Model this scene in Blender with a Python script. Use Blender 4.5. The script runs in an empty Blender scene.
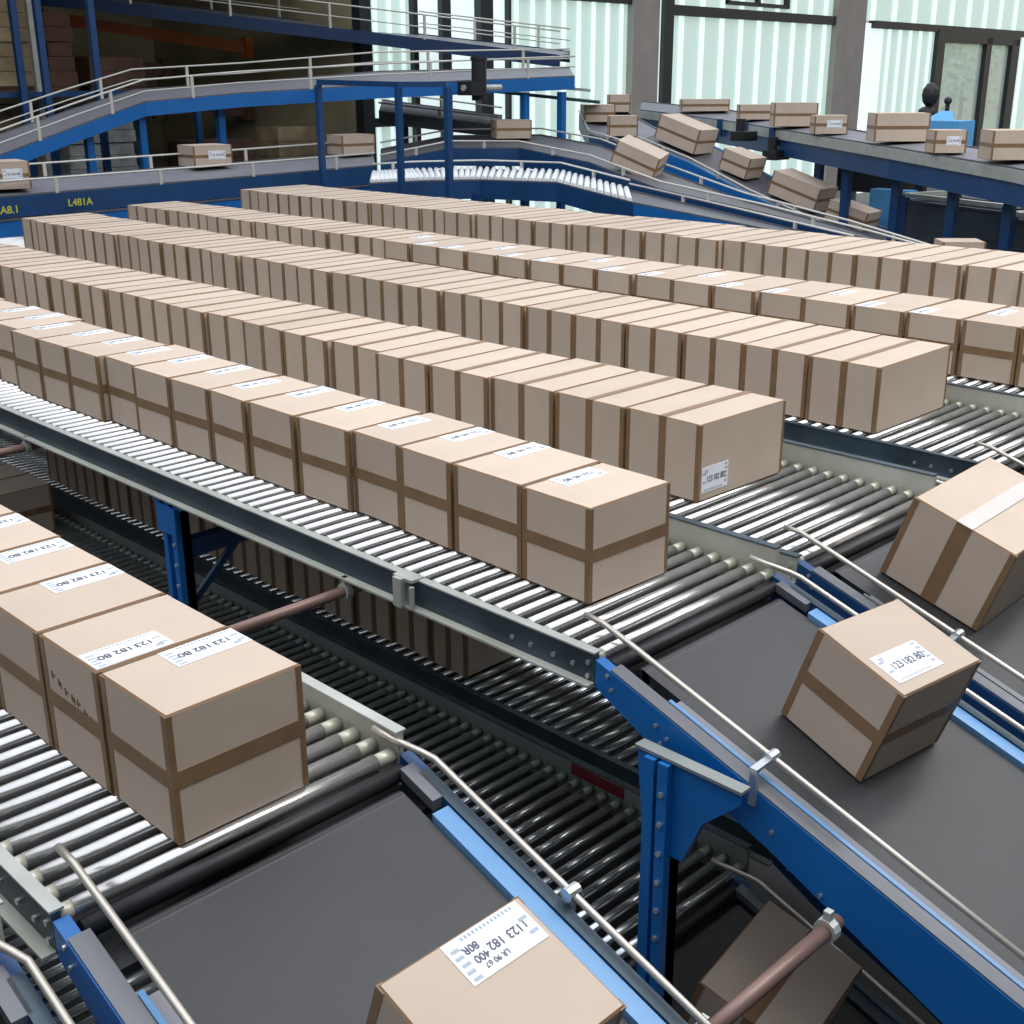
import bpy, bmesh, math, random
from mathutils import Vector, Matrix
random.seed(7)
S = 1.6          # metres per layout unit
HC = 3.616       # camera height; layout z = 0 is at camera height
COL = bpy.context.scene.collection

def W(p): return Vector((p[0]*S, p[1]*S, p[2]*S + HC))

# ------------------------------------------------------------------ materials
def mat(name, col, rough=0.6, metal=0.0, noise=0.0, nscale=8.0, bump=0.0, bscale=60.0, emit=None, estr=0.0, spec=0.5, vary=0.0, stretch=None):
    m = bpy.data.materials.new(name); m.use_nodes = True
    nt = m.node_tree; b = nt.nodes['Principled BSDF']
    b.inputs['Base Color'].default_value = (*col, 1); b.inputs['Roughness'].default_value = rough
    b.inputs['Metallic'].default_value = metal; b.inputs['Specular IOR Level'].default_value = spec
    tc = nt.nodes.new('ShaderNodeTexCoord')
    vec = tc.outputs['Object']
    if stretch:
        mp = nt.nodes.new('ShaderNodeMapping'); mp.inputs['Scale'].default_value = stretch
        nt.links.new(vec, mp.inputs['Vector']); vec = mp.outputs['Vector']
    last = None
    if noise > 0:
        n = nt.nodes.new('ShaderNodeTexNoise'); n.inputs['Scale'].default_value = nscale; n.inputs['Detail'].default_value = 5
        nt.links.new(vec, n.inputs['Vector'])
        r = nt.nodes.new('ShaderNodeValToRGB')
        r.color_ramp.elements[0].position = .3; r.color_ramp.elements[1].position = .7
        r.color_ramp.elements[0].color = (*[c*(1-noise) for c in col], 1)
        r.color_ramp.elements[1].color = (*[min(1, c*(1+noise)) for c in col], 1)
        nt.links.new(n.outputs['Fac'], r.inputs['Fac']); last = r.outputs['Color']
    if vary > 0:
        oi = nt.nodes.new('ShaderNodeObjectInfo')
        hs = nt.nodes.new('ShaderNodeHueSaturation')
        if last: nt.links.new(last, hs.inputs['Color'])
        else: hs.inputs['Color'].default_value = (*col, 1)
        mr = nt.nodes.new('ShaderNodeMapRange'); mr.inputs['To Min'].default_value = 1-vary; mr.inputs['To Max'].default_value = 1+vary
        nt.links.new(oi.outputs['Random'], mr.inputs['Value']); nt.links.new(mr.outputs['Result'], hs.inputs['Value'])
        last = hs.outputs['Color']
    if last: nt.links.new(last, b.inputs['Base Color'])
    if bump > 0:
        n2 = nt.nodes.new('ShaderNodeTexNoise'); n2.inputs['Scale'].default_value = bscale
        nt.links.new(vec, n2.inputs['Vector'])
        bp = nt.nodes.new('ShaderNodeBump'); bp.inputs['Strength'].default_value = bump; bp.inputs['Distance'].default_value = .01
        nt.links.new(n2.outputs['Fac'], bp.inputs['Height']); nt.links.new(bp.outputs['Normal'], b.inputs['Normal'])
    if emit:
        b.inputs['Emission Color'].default_value = (*emit, 1); b.inputs['Emission Strength'].default_value = estr
    return m

M = dict(
 card=mat('cardboard', (.535, .445, .362), .75, noise=.06, nscale=3, vary=.07, bump=.05, bscale=25, spec=.25),
 edge=mat('cardboard_edge', (.25, .155, .09), .8, spec=.2),
 tape=mat('brown_tape', (.225, .14, .075), .42, noise=.12, nscale=12, spec=.4),
 clear=mat('clear_tape', (.60, .55, .52), .25, noise=.08, nscale=9),
 label=mat('label_paper', (.82, .86, .93), .55, noise=.03, nscale=14),
 ink=mat('label_ink', (.09, .10, .13), .6),
 inkl=mat('label_ink_pale', (.36, .42, .52), .6),
 inkb=mat('box_print', (.20, .13, .08), .7),
 roller=mat('roller_steel', (.70, .70, .69), .20, .82, noise=.10, nscale=14),
 dzinc_shaded=mat('darkshade_roller', (.66, .70, .71), .22, .85, noise=.12, nscale=12),  # copy of the roller steel, toned for the shade of the lower deck
 dgalv=mat('dull_galvanised_shaded', (.26, .29, .28), .5, .3, noise=.12, nscale=6),  # galvanised steel darkened; the lower deck's shade is in its colour
 rollcap=mat('roller_end_cap', (.56, .56, .46), .4, .3),
 galv=mat('galvanised_steel', (.46, .49, .46), .45, .35, noise=.12, nscale=6),
 darkst=mat('dark_blue_steel_and_shade', (.05, .078, .10), .42, .45, noise=.25, nscale=5),  # dark steel; on near rails the shade is part of the colour
 palest=mat('pale_rail', (.42, .44, .39), .5, .15, noise=.1, nscale=5),
 alu=mat('aluminium', (.14, .148, .165), .42, .35, noise=.06, nscale=5),
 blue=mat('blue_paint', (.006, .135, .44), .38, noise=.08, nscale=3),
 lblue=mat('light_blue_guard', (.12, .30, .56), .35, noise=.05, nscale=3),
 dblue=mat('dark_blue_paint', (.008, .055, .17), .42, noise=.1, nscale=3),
 belt=mat('belt_rubber', (.024, .026, .0285), .5, noise=.12, nscale=4, bump=.08, bscale=120),
 mbelt=mat('mid_grey_belt', (.10, .10, .115), .5, noise=.1, nscale=4),
 navy=mat('navy_paint', (.004, .03, .10), .45, noise=.1, nscale=3),
 gbelt=mat('grey_belt', (.20, .205, .23), .55, noise=.08, nscale=4),
 tube=mat('guide_tube', (.50, .47, .42), .3, .6, noise=.05, nscale=3),
 pipe=mat('brown_pipe', (.20, .125, .105), .4, .2, noise=.1, nscale=6),
 black=mat('black_plastic', (.012, .013, .015), .5),
 bolt=mat('bolt_steel', (.62, .66, .68), .3, .8),
 red=mat('red_marking', (.16, .010, .016), .5),
 wrail=mat('pale_handrail', (.62, .62, .57), .4, .2),
 concrete=mat('concrete_column', (.32, .30, .275), .85, noise=.08, nscale=2, bump=.15, bscale=30),
 floor=mat('floor_concrete', (.06, .06, .062), .55, noise=.2, nscale=1.2),
 wall=mat('hall_wall_unseen', (.07, .07, .065), .8, noise=.1, nscale=1),
 dwall=mat('dark_cladding', (.30, .28, .17), .8, noise=.3, nscale=.5),
 frame=mat('window_frame_dark', (.022, .03, .034), .4, .3),
 white=mat('white_reveal', (.80, .84, .86), .5),
 orange=mat('orange_beam', (.75, .20, .05), .45, noise=.15, nscale=3),
 goods=mat('stored_goods', (.34, .27, .16), .8, noise=.35, nscale=3),
 brown=mat('stored_brown', (.10, .05, .032), .8, noise=.3, nscale=4),
 wrap=mat('wrapped_goods', (.42, .45, .42), .5, noise=.3, nscale=4),
 yellow=mat('yellow_sign', (.55, .55, .05), .5),
 leaf=mat('leaves', (.46, .58, .42), .8, noise=.35, nscale=3),
 bark=mat('bark', (.2, .15, .1), .9),
 grass=mat('grass', (.25, .36, .2), .9, noise=.3, nscale=1),
 bin=mat('steel_bin', (.075, .10, .125), .45, .3, noise=.15, nscale=3),
 sky=mat('sky_blue_cover', (.10, .38, .72), .5),
 lamp=mat('lamp_diffuser', (.9, .9, .9), .5, emit=(1, .98, .95), estr=2.5),
)
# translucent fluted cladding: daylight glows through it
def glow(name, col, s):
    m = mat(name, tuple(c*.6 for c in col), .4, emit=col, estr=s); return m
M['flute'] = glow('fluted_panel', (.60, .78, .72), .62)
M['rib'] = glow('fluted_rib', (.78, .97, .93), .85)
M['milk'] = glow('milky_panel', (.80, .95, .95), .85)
g = bpy.data.materials.new('door_glass'); g.use_nodes = True
nt = g.node_tree; nt.nodes.clear()
o_ = nt.nodes.new('ShaderNodeOutputMaterial'); mx = nt.nodes.new('ShaderNodeMixShader'); tr = nt.nodes.new('ShaderNodeBsdfTransparent'); gl = nt.nodes.new('ShaderNodeBsdfGlossy')
tr.inputs['Color'].default_value = (.9, .97, .95, 1); gl.inputs['Roughness'].default_value = .05; mx.inputs['Fac'].default_value = .08
tl = nt.nodes.new('ShaderNodeBsdfTranslucent'); tl.inputs['Color'].default_value = (.92, 1, .96, 1); m2 = nt.nodes.new('ShaderNodeMixShader'); m2.inputs['Fac'].default_value = .35
nt.links.new(tr.outputs[0], m2.inputs[1]); nt.links.new(tl.outputs[0], m2.inputs[2])
nt.links.new(m2.outputs[0], mx.inputs[1]); nt.links.new(gl.outputs[0], mx.inputs[2]); nt.links.new(mx.outputs[0], o_.inputs['Surface'])
M['glass'] = g

# ------------------------------------------------------------------ mesh builder (layout units)
ORG = {}
class MB:
    def __init__(s): s.v = []; s.f = []; s.m = []; s.mi = 0
    def add(s, vs, fs):
        n = len(s.v); s.v += [Vector(v) for v in vs]; s.f += [tuple(i+n for i in f) for f in fs]; s.m += [s.mi]*len(fs); return s
    def box(s, a, b):
        x0, y0, z0 = [min(a[i], b[i]) for i in range(3)]; x1, y1, z1 = [max(a[i], b[i]) for i in range(3)]
        return s.add([(x0,y0,z0),(x1,y0,z0),(x1,y1,z0),(x0,y1,z0),(x0,y0,z1),(x1,y0,z1),(x1,y1,z1),(x0,y1,z1)],
                     [(0,3,2,1),(4,5,6,7),(0,1,5,4),(1,2,6,5),(2,3,7,6),(3,0,4,7)])
    def hexa(s, p):  # 8 corners: bottom 4, top 4
        return s.add(p, [(0,3,2,1),(4,5,6,7),(0,1,5,4),(1,2,6,5),(2,3,7,6),(3,0,4,7)])
    def bar(s, p, q, w, h, off=0.0, voff=0.0):
        p, q = Vector(p), Vector(q); d = (q-p).normalized()
        side = Vector((-d.y, d.x, 0))
        side = side.normalized() if side.length > 1e-4 else Vector((0, 1, 0))
        up = d.cross(side)
        if up.z < 0 or (abs(up.z) < 1e-6 and up.x < 0): up = -up
        c = side*off + up*voff
        a, b = side*w/2, up*h/2
        return s.hexa([p-a-b+c, q-a-b+c, q+a-b+c, p+a-b+c, p-a+b+c, q-a+b+c, q+a+b+c, p+a+b+c])
    def cyl(s, p, q, r, n=12, r2=None):
        p, q = Vector(p), Vector(q); d = (q-p).normalized()
        u = d.orthogonal().normalized(); v = d.cross(u); r2 = r if r2 is None else r2
        vs = [p + (u*math.cos(2*math.pi*i/n)+v*math.sin(2*math.pi*i/n))*r for i in range(n)] + \
             [q + (u*math.cos(2*math.pi*i/n)+v*math.sin(2*math.pi*i/n))*r2 for i in range(n)]
        return s.add(vs, [(i, (i+1) % n, n+(i+1) % n, n+i) for i in range(n)] + [tuple(range(n-1, -1, -1)), tuple(range(n, 2*n))])
    def sweep(s, pts, r, n=8):
        pts = [Vector(p) for p in pts]; rings = []
        u = None
        for i, p in enumerate(pts):
            d = ((pts[min(i+1, len(pts)-1)]-p).normalized() + (p-pts[max(i-1, 0)]).normalized())
            d = d.normalized() if d.length > 1e-6 else (pts[-1]-pts[0]).normalized()
            if u is None: u = d.orthogonal().normalized()
            u = (u - d*u.dot(d)).normalized(); v = d.cross(u)
            rings.append([p + (u*math.cos(2*math.pi*k/n)+v*math.sin(2*math.pi*k/n))*r for k in range(n)])
        vs = [v for g_ in rings for v in g_]
        fs = [(j*n+k, j*n+(k+1) % n, (j+1)*n+(k+1) % n, (j+1)*n+k) for j in range(len(pts)-1) for k in range(n)]
        fs += [tuple(range(n-1, -1, -1)), tuple(range((len(pts)-1)*n, len(pts)*n))]
        return s.add(vs, fs)
    def slab(s, near, far, z0, z1):  # solid between two edge polylines, z offsets
        n = len(near); vs = []
        for a, b in zip(near, far):
            a, b = Vector(a), Vector(b); Z = Vector((0, 0, 1))
            vs += [a+Z*z0, b+Z*z0, b+Z*z1, a+Z*z1]
        fs = [(3, 2, 1, 0), (4*n-4, 4*n-3, 4*n-2, 4*n-1)]
        for i in range(n-1):
            for k in range(4): fs.append((4*i+k, 4*i+(k+1) % 4, 4*i+4+(k+1) % 4, 4*i+4+k))
        return s.add(vs, fs)
    def strip(s, inner, outer, ax, a0, a1, closed):
        # band between two matching outlines in a plane, extruded along axis ax from a0 to a1
        def pt(p, a): q = list(p); q.insert(ax, a); return tuple(q)
        n = len(inner); vs = []
        for i in range(n): vs += [pt(inner[i], a0), pt(outer[i], a0), pt(outer[i], a1), pt(inner[i], a1)]
        fs = []
        for i in range(n if closed else n-1):
            j = (i+1) % n
            for k in range(4): fs.append((4*i+k, 4*i+(k+1) % 4, 4*j+(k+1) % 4, 4*j+k))
        if not closed: fs += [(3, 2, 1, 0), (4*n-4, 4*n-3, 4*n-2, 4*n-1)]
        return s.add(vs, fs)
    def sphere(s, c, r, n=10, sq=(1, 1, 1)):
        bm = bmesh.new(); bmesh.ops.create_icosphere(bm, subdivisions=2, radius=r)
        vs = [Vector((v.co.x*sq[0], v.co.y*sq[1], v.co.z*sq[2]))+Vector(c) for v in bm.verts]
        fs = [tuple(v.index for v in f.verts) for f in bm.faces]; bm.free(); return s.add(vs, fs)
    def mesh(s, name, mats, origin=None, smooth=False, world=True):
        me = bpy.data.meshes.new(name)
        if world:
            o = origin or Vector((0, 0, 0)); vs = [W(v)-o for v in s.v]
        else: vs = [v*S for v in s.v]
        me.from_pydata([tuple(v) for v in vs], [], s.f)
        for m in (mats if isinstance(mats, (list, tuple)) else [mats]): me.materials.append(m)
        for p, k in zip(me.polygons, s.m): p.material_index = k
        bm = bmesh.new(); bm.from_mesh(me); bmesh.ops.recalc_face_normals(bm, faces=bm.faces); bm.to_mesh(me); bm.free()
        if smooth:
            me.polygons.foreach_set('use_smooth', [len(p.vertices) == 4 for p in me.polygons])
        return me
    def build(s, name, mats, parent=None, smooth=False, world=True, label=None):
        origin = ORG.get(parent.name, parent.location).copy() if (parent and world) else None
        if world and parent is None:
            c = sum((W(v) for v in s.v), Vector())/len(s.v); c.z = min(W(v).z for v in s.v); origin = c
        o = bpy.data.objects.new(name, s.mesh(name, mats, origin, smooth, world))
        COL.objects.link(o)
        if parent: o.parent = parent
        elif world: o.location = origin
        if world: ORG[o.name] = origin
        if label: o['label'] = label
        return o

def tag(o, label=None, cat=None, group=None, kind=None):
    if label: o['label'] = label
    if cat: o['category'] = cat
    if group: o['group'] = group
    if kind: o['kind'] = kind
    return o
def thing(name, p, label, cat, group=None):
    o = bpy.data.objects.new(name, None); o.empty_display_size = .1; COL.objects.link(o)
    o.location = W(p); return tag(o, label, cat, group)
def copy_tree(src, parent=None):
    c = src.copy(); COL.objects.link(c)
    if parent: c.parent = parent
    for ch in src.children: copy_tree(ch, c)
    return c
def struct(name, mb, m, parent=None):
    o = mb.build(name, m, parent)
    if not parent: o['kind'] = 'structure'
    return o

ORD = ['first','second','third','fourth','fifth','sixth','seventh','eighth','ninth','tenth','eleventh','twelfth','thirteenth','fourteenth','fifteenth','sixteenth','seventeenth','eighteenth','nineteenth','twentieth']
TENS = {2: 'twenty', 3: 'thirty', 4: 'forty'}
def ordw(i):
    if i < 20: return ORD[i]
    t, u = divmod(i+1, 10)
    return {3: 'thirtieth', 4: 'fortieth'}[t] if u == 0 else TENS[t] + '-' + ORD[u-1]

# ------------------------------------------------------------------ cartons
def text_mesh(lines):
    """lines: (text, size, x, y) on a plane; returns verts/faces"""
    vs, fs = [], []
    for t, size, x, y in lines:
        cu = bpy.data.curves.new('t', 'FONT'); cu.body = t; cu.size = size; cu.offset = size*.02
        ob = bpy.data.objects.new('t', cu); COL.objects.link(ob)
        me = bpy.data.meshes.new_from_object(ob)
        n = len(vs); vs += [(v.co.x+x, v.co.y+y) for v in me.vertices]; fs += [tuple(i+n for i in p.vertices) for p in me.polygons]
        bpy.data.objects.remove(ob); bpy.data.curves.remove(cu); bpy.data.meshes.remove(me)
    return vs, fs
# label 1.0 wide by 0.5 high, origin at centre; text as read upright
BIG = text_mesh([('1', .12, -.42, -.03), ('123', .135, -.35, -.03), ('182', .135, -.10, -.03), ('400', .12, .13, .01), ('80R', .12, .16, -.12), ('LR 90 67', .085, -.05, .12)])
SMALL = text_mesh([('123', .16, -.34, -.05), ('182', .16, -.08, -.05), ('80', .17, .2, -.05), ('TO', .07, -.4, .14)])
def add_label(parent, c, ux, uy, w, h, txt):
    """label centred at c; ux = reading direction, uy = up direction of the writing (local frame)"""
    c, ux, uy = Vector(c), Vector(ux), Vector(uy); n = ux.cross(uy).normalized()
    lab = MB(); t = .0012
    p = [c+ux*a*w/2+uy*b*h/2 for a, b in ((-1,-1),(1,-1),(1,1),(-1,1))]
    lab.hexa(p + [q+n*t for q in p])
    vs, fs = txt; lab.mi = 1
    lab.add([c+ux*x*w+uy*y*h*2+n*(t+.0006) for x, y in vs], fs)
    lab.mi = 2
    def patch(x0, x1, y0, y1): lab.add([c+ux*a*w+uy*e*h+n*(t+.0004) for a, e in ((x0, y0), (x1, y0), (x1, y1), (x0, y1))], [(0, 1, 2, 3)])
    for i in range(5):   # pale rows of small print beside the numbers
        for (x0, x1) in ((-.47, -.36), (.37, .47)) if i % 2 else ((.36, .46),): patch(x0, x1, .37-.17*i, .45-.17*i)
    for i in range(14): patch(-.40+.05*i, -.372+.05*i, -.45, -.37)
    L = lab.build('shipping_label', [M['label'], M['ink'], M['inkl']], parent, world=False)
    return L

def carton(L, Wd, H, style, label=None, txt=SMALL, corner=True, name='cardboard_box'):
    root = bpy.data.objects.new(name, None); COL.objects.link(root)
    bm = bmesh.new(); bmesh.ops.create_cube(bm, size=1)
    for v in bm.verts: v.co = Vector((v.co.x*L, v.co.y*Wd, (v.co.z+.5)*H))*S
    r = bmesh.ops.bevel(bm, geom=list(bm.edges)+list(bm.verts), offset=.0030*S, segments=1, affect='EDGES')
    for f in bm.faces: f.material_index = 0
    for f in r['faces']: f.material_index = 1
    # flap joint across the top, a shallow groove line
    me = bpy.data.meshes.new('carton'); bm.to_mesh(me); bm.free()
    me.materials.append(M['card']); me.materials.append(M['edge'])
    o = bpy.data.objects.new('carton', me); COL.objects.link(o); o.parent = root
    t = .0011; x, y = L/2, Wd/2
    def ringpts(e): return [(-x-e, -y-e), (x+e, -y-e), (x+e, y+e), (-x-e, y+e)]
    def hoop(e, z0=0.0): return [(-y-e, z0), (-y-e, H+e), (y+e, H+e), (y+e, z0)]
    if style == 'h':
        tw = .0135
        b = MB(); b.strip(ringpts(-.001), ringpts(t), 2, H*.5-tw, H*.5+tw, True)
        b.build('tape', M['tape'], root, world=False)
    if style in ('v', 'w'):
        tw = .0115 if style == 'v' else .018
        b = MB(); b.strip(hoop(-.001, .002), hoop(t, .002), 0, -tw, tw, False)
        b.build('tape', M['tape'], root, world=False)
        if style == 'w':
            a = MB(); a.box((-tw*1.05, -y-t*1.5, H+t), (tw*1.05, y+t*1.5, H+t*1.7)); a.build('clear_tape', M['clear'], root, world=False, label='pale shining clear tape on the top')
    if corner:   # brown tape folded round the upright corners
        cw = .0125 if style != 'w' else .013
        for sx in (-1, 1):
            for sy in (-1, 1):
                c = MB(); q = t*.75
                c.strip([(sx*(x-cw), sy*(y-.001)), (sx*(x-.001), sy*(y-.001)), (sx*(x-.001), sy*(y-cw*.7))],
                        [(sx*(x-cw), sy*(y+q)), (sx*(x+q), sy*(y+q)), (sx*(x+q), sy*(y-cw*.7))], 2, .003, H-.002, False)
                c.build('corner_tape', M['tape'], root, world=False)
    if label: add_label(root, *label, txt)
    return root

def top_label(L, Wd, H, fx, fy, w=.125, h=.06):
    # writing reads towards -y, its top faces +x
    return ((fx*(L/2-h/2-.004), fy*(Wd/2-w/2-.004), H), (0, -1, 0), (1, 0, 0), w, h)
def place(o, x, y, z, yaw=0, pitch=0, label=None, group=None):
    o.location = W((x, y, z)); o.rotation_mode = 'QUATERNION'
    o.rotation_quaternion = (Matrix.Rotation(math.radians(pitch), 3, 'Y') @ Matrix.Rotation(math.radians(yaw), 3, 'Z')).to_quaternion()
    return tag(o, label, 'box', group)

GAP = .008
def row(xs, yf, Wd, H, style, desc, group, labels=None, y_slope=0.0, z=-1.0, jy=.008, jyaw=1.2, order=1, end_label=None, skip_first_label=False, phrase=None):
    """xs: seam positions from the open right end leftwards"""
    protos = {}
    n = len(xs)-1
    for i in range(n):
        L = xs[i]-xs[i+1]-GAP
        Lq = round(L*100)/100
        if Lq > L: Lq = L
        lk = (labels(i) if labels else None)
        key = (round(Lq, 3), lk)
        if i == 0 and end_label: key = ('end',)
        if key not in protos:
            lb = top_label(Lq, Wd, H, *lk) if lk else None
            if i == 0 and end_label: lb = end_label(Lq)
            o = carton(Lq, Wd, H, style, lb); protos[key] = o
        else: o = copy_tree(protos[key])
        xc = (xs[i]+xs[i+1])/2
        k = i if order > 0 else n-1-i
        rnd = random.Random(hash((desc, i)) if False else i*31+len(desc))
        yy = yf + Wd/2 + (rnd.random()-.5)*2*jy*(0 if i == 0 and jy < .012 else 1) + y_slope*(xs[0]-xc)
        txt = phrase(i, k) if phrase else None
        place(o, xc, yy, z, (rnd.random()-.5)*2*jyaw, 0, txt or ('cardboard box, %s from the %s, %s' % (ordw(k), 'open end' if order > 0 else 'far left end', desc)), group)

# row 0, lower left
x0 = [-1.343, -1.530, -1.718, -1.912, -2.095, -2.285, -2.475]
row(x0, .687, .218, .203, 'h', 'short lower-left row', 'cartons in the short row at the lower left',
    labels=lambda i: [(-1, 1), (1, -1), (-1, 1), (-1, 1), (-1, 1), (-1, 1)][i], jy=.004, jyaw=.6)
# row 1
x1 = [-1.484, -1.685, -1.905, -2.09, -2.275, -2.485, -2.695, -2.88, -3.082, -3.292, -3.486, -3.69, -3.885, -4.09, -4.29, -4.49, -4.70, -4.90, -5.1, -5.3, -5.5]
row(x1, 1.712, .243, .205, 'h', 'nearest long row with top labels', 'cartons in the first long row',
    labels=lambda i: (-1, 1) if i % 3 else (-1, .2), jy=.014, jyaw=2.0, y_slope=-.006)
# row 2
x2 = [-1.708-.247*i for i in range(23)]
row(x2, 2.345, .355, .200, 'v', 'second long row', 'cartons in the second long row', y_slope=-.004, jy=.012, jyaw=1.4,
    end_label=lambda L: ((L/2, -.355/2+.066, .054), (0, 1, 0), (0, 0, 1), .105, .066))
# row 3
x3 = [-1.716-.2435*i for i in range(25)]
row(x3, 3.225, .44, .200, 'v', 'third long row', 'cartons in the third long row', y_slope=.008, jy=.014, jyaw=1.3)
# row 4: broad boxes near, paired-flap boxes far
x4 = [-1.47-.2125*i for i in range(18)]
row(x4, 4.075, .38, .200, 'h', 'fourth long row', 'broad cartons of the fourth long row', y_slope=.012, labels=lambda i: (-1, -1) if i % 3 != 1 else (-1, .3), jy=.01, jyaw=1.2,
    phrase=lambda i, k: 'broad labelled cardboard box, %s from the right, fourth long row' % ordw(i))
x4b = [x4[-1]-.25*i for i in range(12)]
row(x4b, 4.085+.012*3.6, .38, .200, 'v', 'fourth long row, narrow boxes', 'narrow cartons of the fourth long row', y_slope=.006, jy=.012, jyaw=1.3, order=-1)
# row 5
x5 = [-1.42-.265*i for i in range(27)]
row(x5, 5.29, .60, .200, 'v', 'farthest long row', 'cartons in the farthest long row', y_slope=.006, jy=.03, jyaw=1.6, order=-1)
# lower deck, row under the first long conveyor
ZL = -1.73
xl = [-2.48, -2.645, -2.835, -3.02, -3.21, -3.40, -3.59, -3.78, -3.97, -4.16, -4.35, -4.54, -4.73, -4.92, -5.11, -5.3]
row(xl, 2.265, .28, .20, 'v', 'shaded lower deck row', 'cartons in the shaded lower row', z=ZL, jy=.006)
xm = [-4.62, -4.82, -5.02, -5.22, -5.42]
row(xm, 1.74, .24, .20, 'h', 'brown boxes low behind lower-left row', 'cartons at the far left of the lower deck', z=ZL, jy=.006)

# marks printed on the flank of the second box in the short row
for o in [o for o in bpy.data.objects if o.get('label', '').startswith('cardboard box, second from the open end, short')]:
    rr = random.Random(3)
    for i in range(8):
        m = MB(); cx = -.065+.0195*i; cz = .142-.0062*i+rr.uniform(-.003, .003)
        a0, b0 = rr.uniform(-.002, .003), rr.uniform(-.004, .002)
        m.box((cx+a0, -.1098, cz+b0), (cx+a0+.004, -.1088, cz+b0+.012)); m.box((cx+a0, -.1098, cz+b0+.004), (cx+a0+.010, -.1088, cz+b0+.008))
        if i % 2: m.box((cx+a0+.007, -.1098, cz+b0-.003), (cx+a0+.010, -.1088, cz+b0+.008))
        m.build('printed_text', M['inkb'], o, world=False)

# cartons riding down the belts
SL = .33; PB = math.degrees(math.atan(SL))
def zb(x, z0=-1.02): return z0 - SL*(x+1.33)
o = carton(.19, .235, .203, 'h', ((.036, -.032, .203), (0, 1, 0), (-1, 0, 0), .130, .068), SMALL)
place(o, -.968, 1.862, zb(-.968)+.002, -6, PB, 'cardboard box with white top label tipping down the nearest dark belt')
o = carton(.243, .385, .203, 'w')
place(o, -1.118, 2.58, zb(-1.118)+.002, 2, PB, 'large cardboard box with clear tape on the second dark belt, at right edge')
o = carton(.2, .3, .203, 'h')
place(o, -1.21, 3.47, zb(-1.21)+.002, 0, PB, 'cardboard box just showing at the right frame edge on the third dark belt')
o = carton(.185, .222, .203, 'h', ((-.058, .040, .203), (0, -1, 0), (1, 0, 0), .122, .062), BIG)
place(o, -.868, .782, zb(-.868)+.002, 0, PB, 'cardboard box with large numbered label at the bottom edge of the picture')
o = carton(.22, .29, .203, 'v')
place(o, -1.07, 1.735, zb(-1.07, ZL-.02)+.002, 8, PB, 'shaded cardboard box on the lower dark belt below the blue beam')

# ------------------------------------------------------------------ roller conveyors
PITCH = .0468; RR = .0138
RRU, RRL = .0128, .0118
def roller_conveyor(y0, y1, xe, xs, z, label, n_single=40, near='dark', far='pale', group='straight roller conveyors', red=False, rail_h=.06, lift=.045):
    RR = RRU if z > -1.5 else RRL
    """runs along x from xs (left) to xe (right, open end); roller tops at z"""
    t = thing('roller_conveyor', (xe, (y0+y1)/2, z), label, 'conveyor', group)
    mm = {'dark': M['darkst'], 'pale': M['palest'], 'grey': M['dgalv']}  # dark and pale stand for shaded and lit faces of one galvanised rail
    for (ya, yb, out, k) in ((y0, y0+.012, -1, near), (y1-.012, y1, 1, far)):
        m = MB()
        up = lift if out > 0 else 0
        m.box((xs, ya, z-rail_h), (xe+.003, yb, z+.002+up))
        yo = ya if out < 0 else yb
        m.build('side_rail', mm[k], t)
        if out < 0:
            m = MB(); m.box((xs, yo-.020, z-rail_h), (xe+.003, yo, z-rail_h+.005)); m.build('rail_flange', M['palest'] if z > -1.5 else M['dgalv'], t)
        e = MB(); e.box((xs, ya-.002, z+.002+up), (xe+.003, yb+.006, z+.0055+up))
        e.build('rail_lip', M['darkst'] if (out > 0 and y0 > 1.2) or y0 > 2.1 else M['galv'], t)
    # rollers
    ya, yb = y0+.013, y1-.013
    rm_ = [M['roller'], M['rollcap']] if z > -1.5 else [M['dzinc_shaded'], M['dgalv']]
    def roll(m, x):
        c0, c1 = (x, ya+.02, z-RR), (x, yb-.035, z-RR)
        m.mi = 0; m.cyl(c0, c1, RR, 14)
        m.mi = 1; m.cyl((x, ya, z-RR), c0, RR*.94, 12); m.cyl(c1, (x, yb, z-RR), RR*.94, 12); m.mi = 0
    m = MB(); roll(m, xe-.01)
    first = m.build('roller', rm_, t, smooth=True)
    total = int((xe-.01-xs)/PITCH)
    for i in range(1, min(n_single, total)):
        c = first.copy(); COL.objects.link(c); c.parent = t; c.location = (-i*PITCH*S, 0, 0)
    if total > n_single:
        m = MB()
        for i in range(n_single, total): roll(m, xe-.01-i*PITCH)
        r = m.build('roller', rm_, t, smooth=True); r['kind'] = 'stuff'
    # black sheet added under the rollers to keep the gaps dark
    m = MB(); m.box((xs, ya, z-rail_h-.004), (xe, yb, z-rail_h+.001)); m.build('under_shade_sheet', M['black'], t)
    # joint plate and bolts on the near rail
    if z > -1.5:
        for dx, dz in ((.05, -.032), (.10, -.032), (.16, -.032), (.21, -.032), (.012, -.018), (.012, -.045)):
            m = MB(); m.cyl((xe-dx, y0-.004, z+dz), (xe-dx, y0, z+dz), .005, 8); m.build('bolt', M['bolt'], t)
    if red:
        m = MB(); m.box((xe-.55, y1-.0135, z+.002), (xe-.37, y1-.012, z+.034)); m.build('red_marking', M['red'], t)
    return t
XE = -1.335
R = {}
R['m1'] = roller_conveyor(-.16, .435, XE, -2.6, -1.0, 'roller conveyor cut off at the bottom left corner', 30)
R[0] = roller_conveyor(.495, 1.078, XE, -4.2, -1.0, 'bright roller conveyor carrying the short lower-left row of boxes', 60, far='pale', lift=.026)
R[1] = roller_conveyor(1.535, 2.13, XE, -8.2, -1.0, 'roller conveyor under the nearest long row, dark outer rail', 100)
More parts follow.
